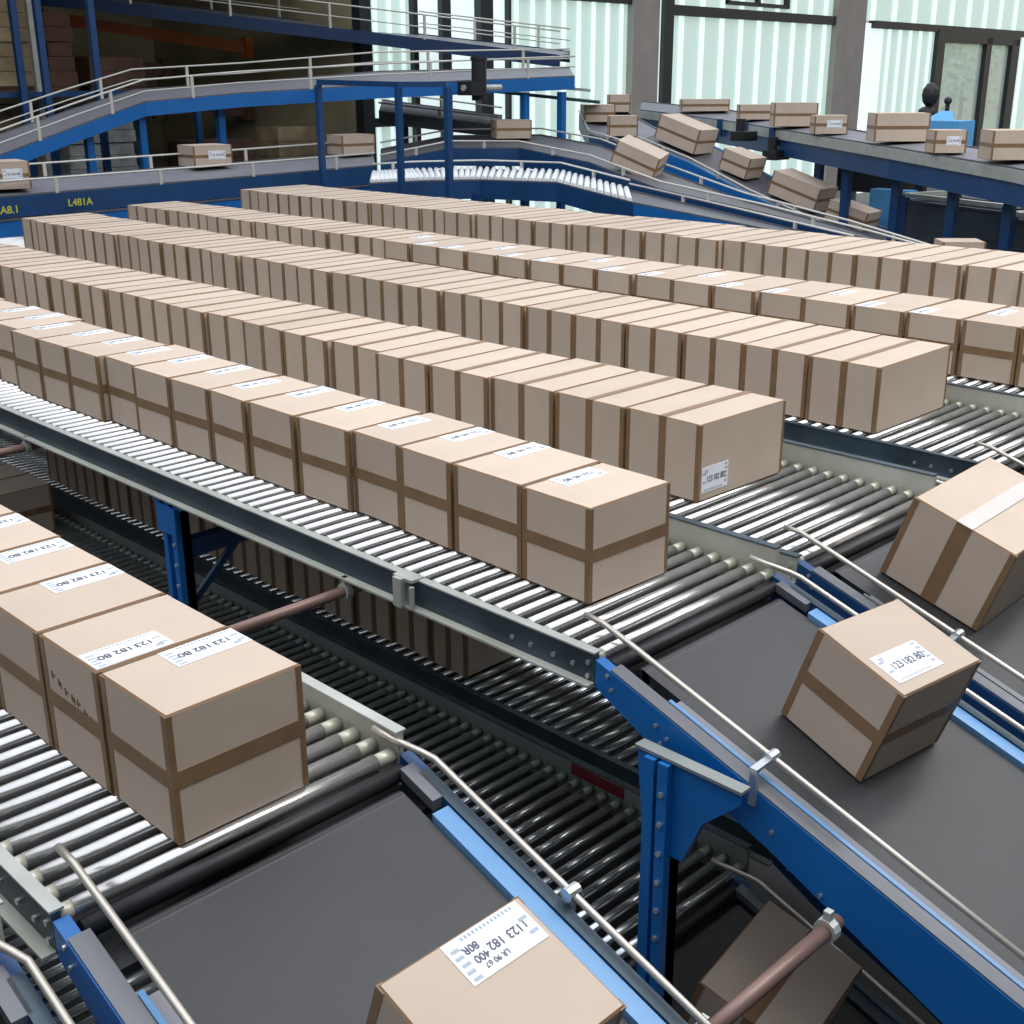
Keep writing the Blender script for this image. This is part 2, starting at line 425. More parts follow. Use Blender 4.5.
R[2] = roller_conveyor(2.205, 2.835, XE, -8.2, -1.0, 'roller conveyor under the second long row', 60, near='pale')
R[3] = roller_conveyor(3.14, 3.78, XE, -8.4, -1.0, 'roller conveyor under the third long row', 60)
R[4] = roller_conveyor(3.94, 4.56, XE, -8.4, -1.0, 'roller conveyor under the fourth long row', 40, near='pale')
R[5] = roller_conveyor(5.15, 6.02, XE, -8.9, -1.0, 'roller conveyor under the farthest long row', 30)
# splice bracket on the nearest rail
m = MB(); m.box((-1.875, 1.505, -1.058), (-1.85, 1.535, -.992)); m.box((-1.885, 1.515, -.998), (-1.825, 1.55, -.991)); m.cyl((-1.825, 1.515, -1.055), (-1.825, 1.515, -1.005), .006, 8)
m.build('splice_bracket', M['galv'], R[1])
# lower deck
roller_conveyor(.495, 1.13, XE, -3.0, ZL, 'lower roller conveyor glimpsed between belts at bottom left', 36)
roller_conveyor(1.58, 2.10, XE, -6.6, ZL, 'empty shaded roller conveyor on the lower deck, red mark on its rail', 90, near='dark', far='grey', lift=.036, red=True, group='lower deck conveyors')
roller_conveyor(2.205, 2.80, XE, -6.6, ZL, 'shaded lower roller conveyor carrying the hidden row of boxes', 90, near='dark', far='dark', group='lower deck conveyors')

# ------------------------------------------------------------------ descending belts
def belt_conveyor(y0, y1, z0, Ln, label, beam='blue', guard='lblue', near_tube=True, tube_z=.055, group='descending belt conveyors', brackets=(.36,), tubes=True, capm='alu'):
    t = thing('belt_conveyor', (XE+.03, (y0+y1)/2, z0), label, 'conveyor', group)
    xa = XE+.055; xb = xa+Ln
    def P(x, y, dz=0): return (x, y, z0-.02-SL*(x+1.33)+dz)
    b = MB()
    b.slab([P(xa, y0+.075), P(xb, y0+.075)], [P(xa, y1-.06), P(xb, y1-.06)], -.022, 0)
    b.cyl(P(xa, y0+.075, -.018), P(xa, y1-.06, -.018), .018, 14)
    b.build('belt', M['belt'], t, smooth=False)
    n = MB(); n.cyl((XE+.018, y0+.03, z0-.03), (XE+.018, y1-.03, z0-.03), .014, 12)
    n.build('nose_roller', M['black'], t, smooth=True)
    n = MB(); n.box((XE+.002, y0+.024, z0-.075), (XE+.085, y1-.024, z0-.062)); n.build('head_gap_filler', M['black'], t)  # black filler added so the gap at the belt head looks dark
    for (ya, yb, s_) in ((y0, y0+.022, -1), (y1-.022, y1, 1)):
        m = MB()   # side beam, shallow at the head and deepening down the slope
        xs_ = [XE+.005, XE+.12, XE+.39, XE+.73, xb]; dep = [.055, .075, .087, .132, .145]
        near = [P(x, ya, .012) for x in xs_]; far = [P(x, yb, .012) for x in xs_]
        vs = []
        for i, x in enumerate(xs_): vs += [(near[i][0], ya, near[i][2]-dep[i]), (x, yb, near[i][2]-dep[i]), (x, yb, near[i][2]), (x, ya, near[i][2])]
        fs = [(3, 2, 1, 0), (16, 17, 18, 19)]
        for i in range(4):
            for k in range(4): fs.append((4*i+k, 4*i+(k+1) % 4, 4*i+4+(k+1) % 4, 4*i+4+k))
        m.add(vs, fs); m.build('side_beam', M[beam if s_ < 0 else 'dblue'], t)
        c = MB()
        if s_ < 0: c.slab([P(XE+.04, ya+.002), P(xb, ya+.002)], [P(XE+.04, ya+.032), P(xb, ya+.032)], .012, .016)
        else: c.slab([P(XE+.05, yb-.022), P(xb, yb-.022)], [P(XE+.05, yb-.002), P(xb, yb-.002)], .012, .014)
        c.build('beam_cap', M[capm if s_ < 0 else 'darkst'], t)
        g_ = MB()
        if s_ < 0: g_.slab([P(XE+.15, ya+.033), P(xb, ya+.033)], [P(XE+.15, ya+.041), P(xb, ya+.041)], -.01, .018)
        else: g_.slab([P(XE+.12, ya-.034), P(xb, ya-.034)], [P(XE+.12, ya-.002), P(xb, ya-.002)], -.01, .010)
        g_.build('belt_guard', M[guard], t)
        if s_ > 0:
            g_ = MB(); g_.slab([P(XE+.03, ya-.020), P(XE+.105, ya-.020)], [P(XE+.03, ya+.006), P(XE+.105, ya+.006)], -.004, .014)
            g_.build('guard_plate', M['alu'], t)
        if s_ < 0:
            g_ = MB(); g_.slab([P(XE+.15, ya+.042), P(xb, ya+.042)], [P(XE+.15, ya+.07), P(xb, ya+.07)], -.01, .004)
            g_.build('inner_plate', M['gbelt'], t)
        if tubes:
            yt = ya+.048 if s_ < 0 else yb+.004
            tb = MB(); pts = [(XE-.065, yt, z0+.046), (XE-.02, yt, z0+.042)] if s_ < 0 else [(XE-.045, yb-.034, z0+.024), (XE-.01, yb-.028, z0+.018), (XE+.04, yb-.006, z0+.004)]
            pts += [P(x, yt, tube_z if s_ < 0 else .034) for x in (XE+.06, XE+.3, xb)]
            tb.sweep(pts, .0058, 8); tube = tb.build('guide_tube', M['tube'], t, smooth=True)
            for u in brackets:
                k = MB(); xk = XE+u-(.07 if s_ > 0 else 0); p = P(xk, yt, tube_z if s_ < 0 else .034); yo = ya-.003 if s_ < 0 else yb+.003
                k.bar(p, (xk, yo, p[2]-.003), .014, .006); k.bar((xk, yo, p[2]), (xk, yo, p[2]-.07), .006, .014)
                k.cyl((xk, yt-.012, p[2]), (xk, yt+.012, p[2]), .011, 10)
                k.build('bracket', M['bolt'], tube)
    # bolts on the near beam
    for u, dz in ((.035, -.012), (.045, -.034), (.15, -.03), (.16, -.06), (.175, .0-.04), (.26, -.06), (.40, -.05), (.5, -.09)):
        p = P(XE+u, y0, dz+.012); m = MB(); m.cyl((p[0], y0-.004, p[2]), p, .004, 8); m.build('bolt', M['bolt'], t)
    if z0 > -1.5:
        for yy in (y0+.011, y1-.011):
            q = P(xb-.06, yy, -.12); m = MB(); m.box((q[0]-.025, yy-.010, -2.26), (q[0]+.025, yy+.010, q[2])); m.build('leg', M['blue'], t)
    return t
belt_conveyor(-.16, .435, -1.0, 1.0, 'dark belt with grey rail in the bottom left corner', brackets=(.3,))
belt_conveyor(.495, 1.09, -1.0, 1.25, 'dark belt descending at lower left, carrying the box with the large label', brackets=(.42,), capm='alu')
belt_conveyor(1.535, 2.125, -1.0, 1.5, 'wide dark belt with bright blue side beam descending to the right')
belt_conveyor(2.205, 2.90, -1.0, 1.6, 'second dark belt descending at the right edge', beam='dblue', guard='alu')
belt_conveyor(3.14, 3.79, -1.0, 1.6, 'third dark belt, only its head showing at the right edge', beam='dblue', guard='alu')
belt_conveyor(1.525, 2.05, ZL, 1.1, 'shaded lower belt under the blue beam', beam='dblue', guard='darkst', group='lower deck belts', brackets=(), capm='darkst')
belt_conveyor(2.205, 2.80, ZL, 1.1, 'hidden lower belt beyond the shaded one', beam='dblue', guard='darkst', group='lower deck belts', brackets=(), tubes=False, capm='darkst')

# ------------------------------------------------------------------ supports under the deck
ZF = -2.26
def post(x, y, ztop, label, w=.07, bracket=True, brace=True, gusset=False, group='blue posts under the deck'):
    t = thing('support_post', (x, y, ZF), label, 'post', group)
    m = MB(); m.box((x-w/2, y-.022, ZF+.01), (x-w/2+.022, y+.022, ztop)); m.box((x+w/2-.022, y-.022, ZF+.01), (x+w/2, y+.022, ztop)); m.box((x-w/2, y-.004, ZF+.01), (x+w/2, y+.022, ztop))
    m.build('post', M['blue'], t)
    m = MB(); m.box((x-.07, y-.05, ZF), (x+.07, y+.05, ZF+.01)); m.build('foot_plate', M['dblue'], t)
    for k in range(6):
        m = MB(); m.cyl((x+w/2-.012, y-.026, ztop-.06-.06*k), (x+w/2-.012, y-.0215, ztop-.06-.06*k), .0055, 8); m.build('bolt', M['bolt'], t)
    if bracket:
        m = MB(); m.box((x-.075, y-.022, ztop-.012), (x+.075, y+.02, ztop)); m.box((x-w/2-.012, y-.028, ztop-.09), (x+w/2+.012, y-.022, ztop-.012)); m.build('top_bracket', M['blue'], t)
    if gusset:
        pts = [(-1.19, -1.108), (-.965, -1.108), (-.972, -1.135), (-1.045, -1.205), (-1.085, -1.30), (-1.17, -1.30), (-1.185, -1.17)]
        m = MB(); n = len(pts)
        m.add([(a, y-.004, z) for a, z in pts]+[(a, y+.012, z) for a, z in pts], [tuple(range(n)), tuple(range(2*n-1, n-1, -1))]+[(i, (i+1) % n, n+(i+1) % n, n+i) for i in range(n)])
        g_ = m.build('gusset_plate', M['blue'], t)
        m = MB(); m.box((-1.19, y-.012, -1.109), (-.965, y+.014, -1.103)); m.build('gusset_flange', M['dgalv'], g_)
    if brace:
        m = MB(); m.box((x-.02, y+.02, ztop-.17), (x+.02, y+.66, ztop-.12)); m.bar((x, y+.02, ztop-.32), (x, y+.2, ztop-.15), .012, .02); m.build('cross_beam', M['dblue'], t)
    return t
post(-2.85, 1.548, -1.064, 'blue support post under the nearest rail, left of centre')
post(-1.135, 1.495, -1.112, 'blue support post with gusset below the bright blue beam', gusset=True, bracket=False, brace=False, w=.052)
post(-4.75, 1.548, -1.064, 'blue support post under the nearest rail at the left edge')
post(-1.75, 3.02, -1.064, 'blue support post hidden between second and third conveyors')
post(-1.75, 4.75, -1.064, 'blue support post between fourth and fifth conveyors')
def cross_tube(x, ya, yb, z, label, hang=True):
    t = thing('cross_tube', (x, (ya+yb)/2, z), label, 'pipe', 'brown cross tubes')
    m = MB(); m.cyl((x, ya, z), (x, yb, z), .0125, 14); m.build('tube', M['pipe'], t, smooth=True)
    for yy in (ya+.015, min(yb-.03, 1.525)):
        m = MB(); m.cyl((x, yy-.008, z), (x, yy+.008, z), .020, 12); m.box((x-.006, yy-.006, z), (x+.006, yy+.006, z+.035)); m.build('clamp', M['galv'], t)
cross_tube(-2.07, 1.14, 1.70, -1.09, 'brown tube between the short row and the nearest rail')
cross_tube(-3.70, 1.14, 1.70, -1.09, 'brown tube beneath the nearest rail at the left edge')
cross_tube(-.775, 1.12, 1.485, -1.25, 'brown tube crossing above the shaded box at lower right')

# ------------------------------------------------------------------ background conveyors
def add3(p, d): return (p[0]+d[0], p[1]+d[1], p[2]+d[2])
def path_conveyor(name, near, far, label, deck='gbelt', beam='blue', depth=.2, rails=(1, 1), rail_h=.10, cat='conveyor', rollers=0, capm='alu', mid=False, posts_at=(), legs=None):
    c = near[0]; t = thing(name, (c[0], c[1], c[2]), label, cat)
    m = MB(); m.slab(near, far, -.03, 0); m.build('belt' if not rollers else 'roller_bed', M[deck], t)
    for side, (e, o2) in enumerate(((near, far), (far, near))):
        inner, outer = [], []
        for a, b in zip(e, o2):
            d = (Vector(a)-Vector(b)); d.z = 0; d.normalize(); inner.append(tuple(Vector(a))); outer.append(tuple(Vector(a)+d*.035))
        m = MB(); m.slab(inner, outer, -depth, .0); m.build('side_beam', M[beam], t)
        m = MB(); m.slab(inner, outer, .0, .012); m.build('beam_cap', M[capm], t)
        if rails[side]:
            r = MB(); pts = [tuple(Vector(p)+Vector((0, 0, rail_h))) for p in outer]
            r.sweep(pts, .009, 6)
            if mid: r.sweep([tuple(Vector(p)+Vector((0, 0, rail_h*.5))) for p in outer], .007, 6)
            tube = r.build('guide_rail', M['wrail'], t, smooth=True)
            for k in range(len(outer)-1):
                seg = Vector(outer[k+1])-Vector(outer[k]); nn = max(1, int(seg.length/.75))
                for j in range(nn):
                    q = Vector(outer[k])+seg*(j+.5)/nn; s_ = MB(); s_.bar(q, q+Vector((0, 0, rail_h)), .028, .018); s_.build('rail_post', M['wrail'], tube)
    if rollers:
        rb = None
        for k in range(rollers):
            u = (k+.5)/rollers*(len(near)-1); i = int(u); f = u-i
            a = Vector(near[i]).lerp(Vector(near[i+1]), f); b = Vector(far[i]).lerp(Vector(far[i+1]), f)
            m = MB(); m.cyl(a+Vector((0, 0, .014)), b+Vector((0, 0, .014)), .024, 8); m.build('roller', M['white'], t, smooth=True)
    for (px, py, pz) in (legs or ()):
        m = MB(); m.box((px-.035, py-.035, ZF), (px+.035, py+.035, pz)); m.build('leg', M[beam], t)
    return t
def lerp(a, b, f): return tuple(a[i]*(1-f)+b[i]*f for i in range(3))

# long blue conveyor across the left background
nearA = [(-10.1, 1.6, -.92), (-9.83, 4.12, -.87), (-9.80, 5.98, -.845), (-9.60, 7.70, -.80)]
farA = [(-10.8, 1.6, -.84), (-10.45, 4.3, -.80), (-10.45, 6.3, -.77), (-10.25, 8.20, -.72)]
A = path_conveyor('transfer_conveyor', nearA, farA, 'blue conveyor with grey belt crossing the left background', depth=.16, beam='dblue', rail_h=.12, legs=[(-10.0, 3.0, -1), (-9.95, 5.2, -1), (-9.9, 7.2, -1)])
m = MB(); m.slab([add3(p, (.07, -.0, 0)) for p in nearA], [add3(p, (.03, 0, 0)) for p in nearA], -.36, -.175); lowb = m.build('side_beam', M['blue'], A)
m = MB(); m.slab([add3(p, (.08, -.0, 0)) for p in nearA], [add3(p, (.02, 0, 0)) for p in nearA], -.178, -.166); m.build('beam_cap', M['alu'], A)
# yellow lettered notices on the beam (illegible short code)
for (y, txt) in ((4.02, 'LA8.1'), (4.62, 'L481A')):
    vs, fs = text_mesh([(txt, .08, 0, 0)])
    xx = -9.75 - (y-4.1)*.02 + .02
    m = MB(); m.add([(xx+.022, y+v[0], -.985+v[1]+(y-4)*.03) for v in vs], fs)
    m.build('yellow_lettering', M['yellow'], A)

outN = [(-9.57, 7.74, -.77), (-9.52, 8.60, -.67), (-8.95, 9.02, -.67), (-7.80, 8.78, -.75), (-6.64, 8.37, -.90), (-5.60, 8.31, -1.01), (-4.53, 8.13, -1.12), (-3.3, 7.75, -1.24)]
outF = [(-10.25, 8.30, -.70), (-10.25, 9.26, -.60), (-9.49, 9.88, -.59), (-8.46, 9.67, -.66), (-7.30, 9.20, -.82), (-6.12, 8.86, -1.00), (-5.0, 8.66, -1.13), (-4.0, 8.25, -1.22)]
path_conveyor('curved_conveyor', outN, outF, 'grey curved belt with blue rim sweeping down towards the sorting rows', deck='mbelt', depth=.17, beam='dblue', rail_h=.07, rails=(1, 1), legs=[(-9.3, 8.9, -.8), (-7.6, 9.1, -.9), (-5.6, 8.7, -1.1)])
inN = [(-8.86, 7.04, -.89), (-8.63, 7.43, -.88), (-8.41, 7.96, -.89), (-7.60, 8.12, -.88), (-6.54, 7.90, -.97), (-5.34, 7.84, -1.06), (-4.36, 7.80, -1.14)]
inF = [(-9.30, 7.42, -.85), (-9.15, 7.80, -.84), (-8.80, 8.38, -.84), (-8.0, 8.60, -.84), (-6.90, 8.28, -.92), (-5.70, 8.22, -1.05), (-4.60, 8.05, -1.15)]
path_conveyor('roller_curve', inN[:5], inF[:5], 'curved conveyor with a fan of white rollers behind the farthest row', deck='galv', beam='dblue', depth=.16, rails=(0, 1), rail_h=.09, rollers=44, legs=[(-8.4, 7.9, -1)])
path_conveyor('discharge_chute', inN[4:], inF[4:], 'pale grey straight deck running behind the farthest row of boxes', deck='alu', beam='blue', depth=.14, rails=(0, 1), rail_h=.06, legs=[(-5.4, 8.0, -1.15)])
# descending blue belt, right of centre background
r2N = [(-8.19, 9.97, -.62), (-7.59, 10.02, -.80), (-6.87, 10.02, -1.06), (-6.19, 10.0, -1.26), (-5.37, 9.84, -1.43)]
r2F = [(-8.33, 10.63, -.51), (-7.77, 10.66, -.69), (-7.02, 10.66, -.97), (-6.33, 10.65, -1.19), (-5.53, 10.46, -1.37)]
path_conveyor('incline_conveyor', r2N, r2F, 'steep blue-sided belt carrying boxes down, right background', deck='mbelt', depth=.21, beam='blue', rails=(1, 0), rail_h=.05, capm='lblue', legs=[(-8.1, 10.3, -.75), (-6.9, 10.3, -1.2)])
r1N = [(-2.2, 7.72, -.70), (-3.33, 8.37, -.64), (-3.80, 8.66, -.61), (-5.15, 9.44, -.55), (-6.64, 10.52, -.52), (-8.42, 11.62, -.46), (-9.81, 11.92, -.38)]
r1F = [(-2.5, 8.35, -.64), (-3.61, 9.03, -.57), (-4.10, 9.30, -.55), (-5.54, 10.13, -.50), (-7.12, 11.28, -.45), (-8.90, 12.42, -.38), (-10.30, 12.55, -.30)]
R1c = path_conveyor('transfer_conveyor', r1N, r1F, 'long blue conveyor coming forward at the right background, boxes in line', depth=.24, beam='dblue', rails=(0, 0), capm='alu', legs=[(-6.5, 10.6, -.75), (-5.9, 10.1, -.75), (-5.15, 9.62, -.75), (-4.45, 9.2, -.8), (-3.85, 8.85, -.8), (-8.2, 11.8, -.6)])
# grey side guards with blue stakes above the beam of that conveyor
m = MB(); m.slab([add3(p, (-.0, -.045, .0)) for p in r1N], [add3(p, (0, -.03, .0)) for p in r1N], -.085, .0); m.build('side_guard', M['galv'], R1c)
for u in (.3, .62, .95, 1.5):
    a = Vector(lerp(r1N[4], r1N[5], u)) if u < 1 else Vector(lerp(r1N[5], r1N[6], u-1))
    m = MB(); m.box(a+Vector((-.03, -.08, -.16)), a+Vector((.03, -.045, .02))); m.build('stake', M['dblue'], R1c)
bkN = [(-9.75, 10.8, -.40), (-9.04, 10.18, -.58), (-8.30, 9.93, -.66)]
bkF = [(-10.0, 11.7, -.34), (-9.31, 11.25, -.45), (-8.55, 10.75, -.56)]
path_conveyor('feed_conveyor', bkN, bkF, 'short grey feed belt with three boxes beside the middle column', depth=.16, beam='dblue', rails=(1, 0), rail_h=.04, legs=[(-9.3, 10.8, -.65)])

def deck_z(near, far, x, y):
    best = None
    for i in range(len(near)-1):
        for tri in ((near[i], near[i+1], far[i]), (far[i], near[i+1], far[i+1])):
            a, b, c = [Vector(q) for q in tri]
            d = (b.x-a.x)*(c.y-a.y)-(c.x-a.x)*(b.y-a.y)
            u = ((x-a.x)*(c.y-a.y)-(c.x-a.x)*(y-a.y))/d; v = ((b.x-a.x)*(y-a.y)-(x-a.x)*(b.y-a.y))/d
            if u >= -.05 and v >= -.05 and u+v <= 1.05:
                z = a.z+u*(b.z-a.z)+v*(c.z-a.z); best = z if best is None else max(best, z)
    return best
DECKS = [(nearA, farA), (outN, outF), (r2N, r2F), (r1N, r1F), (bkN, bkF)]
def bgbox(x, y, z, L, Wd, H, yaw, label, style='h', pitch=0, roll=0, lab=False):
    zs = [q for q in (deck_z(n_, f_, x, y) for n_, f_ in DECKS) if q is not None]
    q = min(zs, key=lambda v: abs(v-z)) if zs else None
    if q is not None and abs(q-z) < .12: z = q + .006 + (L/2*.05 if pitch == 0 else .012)
    o = carton(L, Wd, H, style, ((L*.1, -Wd/2, H*.55), (1, 0, 0), (0, 0, 1), L*.45, H*.4) if lab else None)
    place(o, x, y, z, yaw, pitch, label)
    if yaw and pitch: o.rotation_quaternion = (Matrix.Rotation(math.radians(yaw), 3, 'Z') @ Matrix.Rotation(math.radians(pitch), 3, 'Y') @ Matrix.Rotation(math.radians(roll), 3, 'X')).to_quaternion()
    return o
bgbox(-10.1, 4.28, -.80, .34, .38, .21, 80, 'cardboard box at the left edge on the blue background conveyor', lab=True)
bgbox(-10.35, 6.30, -.76, .38, .34, .19, 84, 'cardboard box with label beneath the incline, on the blue background conveyor', lab=True)
bgbox(-10.2, 7.88, -.70, .38, .30, .19, 84, 'cardboard box right of the thin blue post on the background conveyor')
bgbox(-9.50, 9.45, -.61, .38, .30, .185, 55, 'cardboard box on the curved grey belt below the dark motor')
bgbox(-7.32, 8.86, -.80, .42, .30, .22, 25, 'cardboard box tumbling down the grey curved chute', pitch=22, roll=8)
bgbox(-9.42, 10.72, -.455, .34, .32, .18, 50, 'brown cardboard box leftmost on the short feed belt')
bgbox(-8.68, 10.27, -.565, .30, .28, .20, 45, 'yellowish cardboard box nearest on the short feed belt')
bgbox(-9.7, 11.4, -.36, .25, .3, .19, 45, 'pale cardboard box rearmost beside the middle column')
bgbox(-7.90, 10.30, -.655, .50, .34, .24, 4, 'large cardboard box at the top of the steep blue belt', pitch=17)
bgbox(-7.22, 10.33, -.87, .32, .30, .20, 4, 'small cardboard box halfway down the steep blue belt', pitch=17)
bgbox(-6.53, 10.33, -1.12, .52, .34, .22, 4, 'long cardboard box low on the steep blue belt', pitch=17)
bgbox(-5.93, 10.26, -1.31, .40, .30, .17, 6, 'cardboard box at the foot of the steep blue belt', pitch=15)
bgbox(-9.0, 12.1, -.40, .55, .3, .13, 42, 'long flat cardboard box beside the middle column', style='h')
bgbox(-7.9, 11.52, -.44, .36, .3, .15, 40, 'low cardboard box between the column and the dark machine')
bgbox(-7.05, 10.95, -.48, .42, .36, .22, 40, 'cardboard box left of the right-hand column foot')
bgbox(-6.3, 10.38, -.505, .30, .28, .16, 40, 'small brown cardboard box in front of the right-hand column', lab=True)
bgbox(-5.25, 9.72, -.535, .44, .30, .22, 42, 'wide cardboard box between right column and glass door')
bgbox(-4.55, 9.18, -.565, .24, .24, .165, 42, 'small labelled cardboard box below the glass door', lab=True)
bgbox(-3.88, 8.93, -.58, .46, .30, .20, 42, 'wide cardboard box at the right edge of the background conveyor')
o = bgbox(-3.80, 8.02, -1.185, .28, .22, .15, 42, 'small pale-topped cardboard box low behind the farthest row, right')

# ------------------------------------------------------------------ walkway / incline above the left conveyor
mN = [(-10.62, 3.98, -.77), (-10.73, 4.55, -.61), (-10.92, 5.37, -.40), (-11.12, 6.17, -.21), (-10.77, 7.0, -.14), (-10.08, 8.19, -.07), (-9.16, 10.05, 0)]
mF = [(-11.6, 4.2, -.66), (-11.75, 4.95, -.50), (-11.96, 5.82, -.29), (-12.0, 6.55, -.11), (-11.7, 7.62, -.05), (-10.94, 8.89, .06), (-9.8, 10.67, .09)]
T = path_conveyor('inclined_walkway', mN, mF, 'grey inclined conveyor walkway with pale handrails and blue beam, upper left', depth=.125, beam='blue', rails=(1, 1), rail_h=.20, mid=True, cat='walkway',
     legs=[(-11.1, 5.55, -.5), (-11.2, 6.15, -.35), (-11.0, 6.9, -.28), (-9.45, 9.6, -.15), (-9.25, 9.95, -.15)])
def pole(px, py, z0, z1, label, w=.035, name='blue_post', m_='blue', grp=None):
    t = thing(name, (px, py, z0), label, 'post', grp)
    m = MB(); m.box((px-w, py-w, z0), (px+w, py+w, z1)); m.build('post', M[m_], t)
    m = MB(); m.box((px-w*2, py-w*2, z0), (px+w*2, py+w*2, z0+.02)); m.build('foot_plate', M[m_], t)
pole(-9.50, 7.00, ZF, -.06, 'thin dark blue post standing in front of the left conveyor box', .024, m_='dblue')
pole(-8.50, 7.10, ZF, -.08, 'thin blue post left of centre in front of the walkway', .024, m_='dblue')
pole(-8.13, 7.33, ZF, -.08, 'thin blue post in front of the fan of rollers', .026, m_='dblue')
t = thing('portal_frame', (-9.0, 7.4, -.06), 'blue horizontal frame on the thin posts under the walkway', 'frame')
for a, b in (((-9.50, 7.00, -.035), (-8.50, 7.10, -.055)), ((-8.50, 7.10, -.055), (-8.13, 7.33, -.055)), ((-9.50, 7.02, -.035), (-10.3, 7.6, -.085))):
    m = MB(); m.bar(a, b, .04, .045); m.build('beam', M['dblue'], t)
# dark motor and gearbox at the walkway head
t = thing('drive_motor', (-9.38, 8.95, -.16), 'dark drive motor hanging at the head of the walkway', 'motor')
m = MB(); m.cyl((-9.42, 8.92, -.22), (-9.42, 8.92, .16), .075, 12); m.cyl((-9.42, 8.92, .16), (-9.42, 8.92, .19), .085, 12); m.build('motor_housing', M['black'], t)
m = MB(); m.box((-9.50, 8.70, -.17), (-9.30, 8.88, -.04)); m.build('gearbox', M['black'], t)
m = MB(); m.cyl((-9.40, 8.68, -.1), (-9.40, 9.2, -.1), .03, 10); m.build('drive_shaft', M['galv'], t)
# small dark machines on the right-hand conveyors
for (x, y, z, lb) in ((-7.60, 10.85, -.50, 'dark sensor unit left of the row of background boxes'), (-7.12, 10.72, -.66, 'dark drive unit below the background boxes')):
    t = thing('drive_unit', (x, y, z-.12), lb, 'motor')
    m = MB(); m.cyl((x, y, z-.10), (x, y, z+.09), .05, 10); m.build('motor_housing', M['black'], t)
    m = MB(); m.box((x-.02, y-.14, z-.12), (x+.14, y+.1, z-.03)); m.build('gearbox', M['black'], t)
# tracks of a low conveyor seen between the posts
path_conveyor('rear_conveyor', [(-10.75, 8.7, -.34), (-9.98, 9.75, -.50)], [(-11.3, 9.2, -.24), (-10.5, 10.3, -.42)], 'grey sloping conveyor seen between posts below the motor', depth=.12, beam='darkst', rails=(1, 1), rail_h=.09, legs=[(-10.7, 9.0, -.5)])
t = thing('cross_platform', (-9.7, 10.2, -.22), 'thin dark platform rails right of the motor', 'platform')
m = MB(); m.bar((-10.13, 9.75, -.14), (-9.20, 10.50, -.26), .3, .03); m.build('platform_deck', M['darkst'], t)
m = MB(); m.bar((-10.13, 9.60, -.03), (-9.20, 10.35, -.14), .03, .03); m.build('platform_rail', M['galv'], t)

# upper sloping bridge behind
nN = [(-15.6, 4.9, 1.12), (-14.68, 6.04, .97), (-13.81, 7.0, .85), (-13.09, 7.81, .72), (-11.54, 9.4, .46), (-10.05, 10.78, .22)]
nF = [(-16.2, 5.4, 1.2), (-15.5, 6.3, 1.06), (-14.6, 7.4, .94), (-13.8, 8.2, .80), (-12.3, 10.02, .54), (-10.63, 11.57, .28)]
path_conveyor('upper_bridge', nN, nF, 'dark blue elevated bridge with thin handrails at the top left', depth=.12, beam='navy', rails=(1, 1), rail_h=.26, mid=True, cat='walkway', deck='gbelt', capm='navy')

# ------------------------------------------------------------------ storage racks at the far left
def rack_post(x, y, label, m_='dblue', z1=1.9):
    pole(x, y, ZF, z1, label, .032, 'rack_upright', m_, 'rack uprights')
for (x, y, lb) in ((-12.5, 5.62, 'leftmost blue rack upright at the top left corner'), (-12.36, 5.80, 'second blue rack upright at the top left'), (-12.26, 6.30, 'blue rack upright left of the walkway bend')):
    rack_post(x, y, lb)
pole(-13.0, 6.02, ZF, 1.9, 'pale steel upright between the blue rack uprights', .035, 'rack_upright', 'galv', 'rack uprights')
def rack_beam(a, b, label, m_='orange', h=.13):
    t = thing('rack_beam', lerp(a, b, .5), label, 'beam', 'rack beams')
    m = MB(); m.bar(a, b, .06, h); m.build('beam', M[m_], t)
    for p in (a, b):
        m = MB(); q = Vector(p); m.box(q+Vector((-.05, -.05, -.12)), q+Vector((.05, .05, .12))); m.build('end_plate', M[m_], t)
rack_beam((-14.72, 6.92, .69), (-13.66, 9.03, .35), 'long orange rack beam below the upper bridge')
rack_beam((-14.6, 7.0, .22), (-14.2, 8.2, .10), 'short orange rack beam behind the blue upright', 'brown')
rack_beam((-14.5, 8.2, -.35), (-14.0, 9.2, -.38), 'brown rack beam low behind the walkway posts', 'brown')
def goods(x, y, z, sx, sy, sz, label, m_='goods'):
    t = thing('pallet_load', (x, y, z), label, 'pallet load', 'stored pallet loads')
    m = MB(); n = max(2, int(sz/.13))
    for k in range(n): 
        e = .012*((k*7) % 3); m.box((x-sx+e, y-sy+e, z+.05+sz*k/n+.006), (x+sx-e, y+sy-e, z+.05+sz*(k+1)/n))
    m.build('stacked_goods', M[m_], t)
    m = MB()
    for k in (-1, 0, 1): m.box((x+k*sx*.85-.03, y-sy, z), (x+k*sx*.85+.03, y+sy, z+.035))
    m.box((x-sx, y-sy, z+.035), (x+sx, y+sy, z+.05)); m.build('pallet', M['brown'], t)
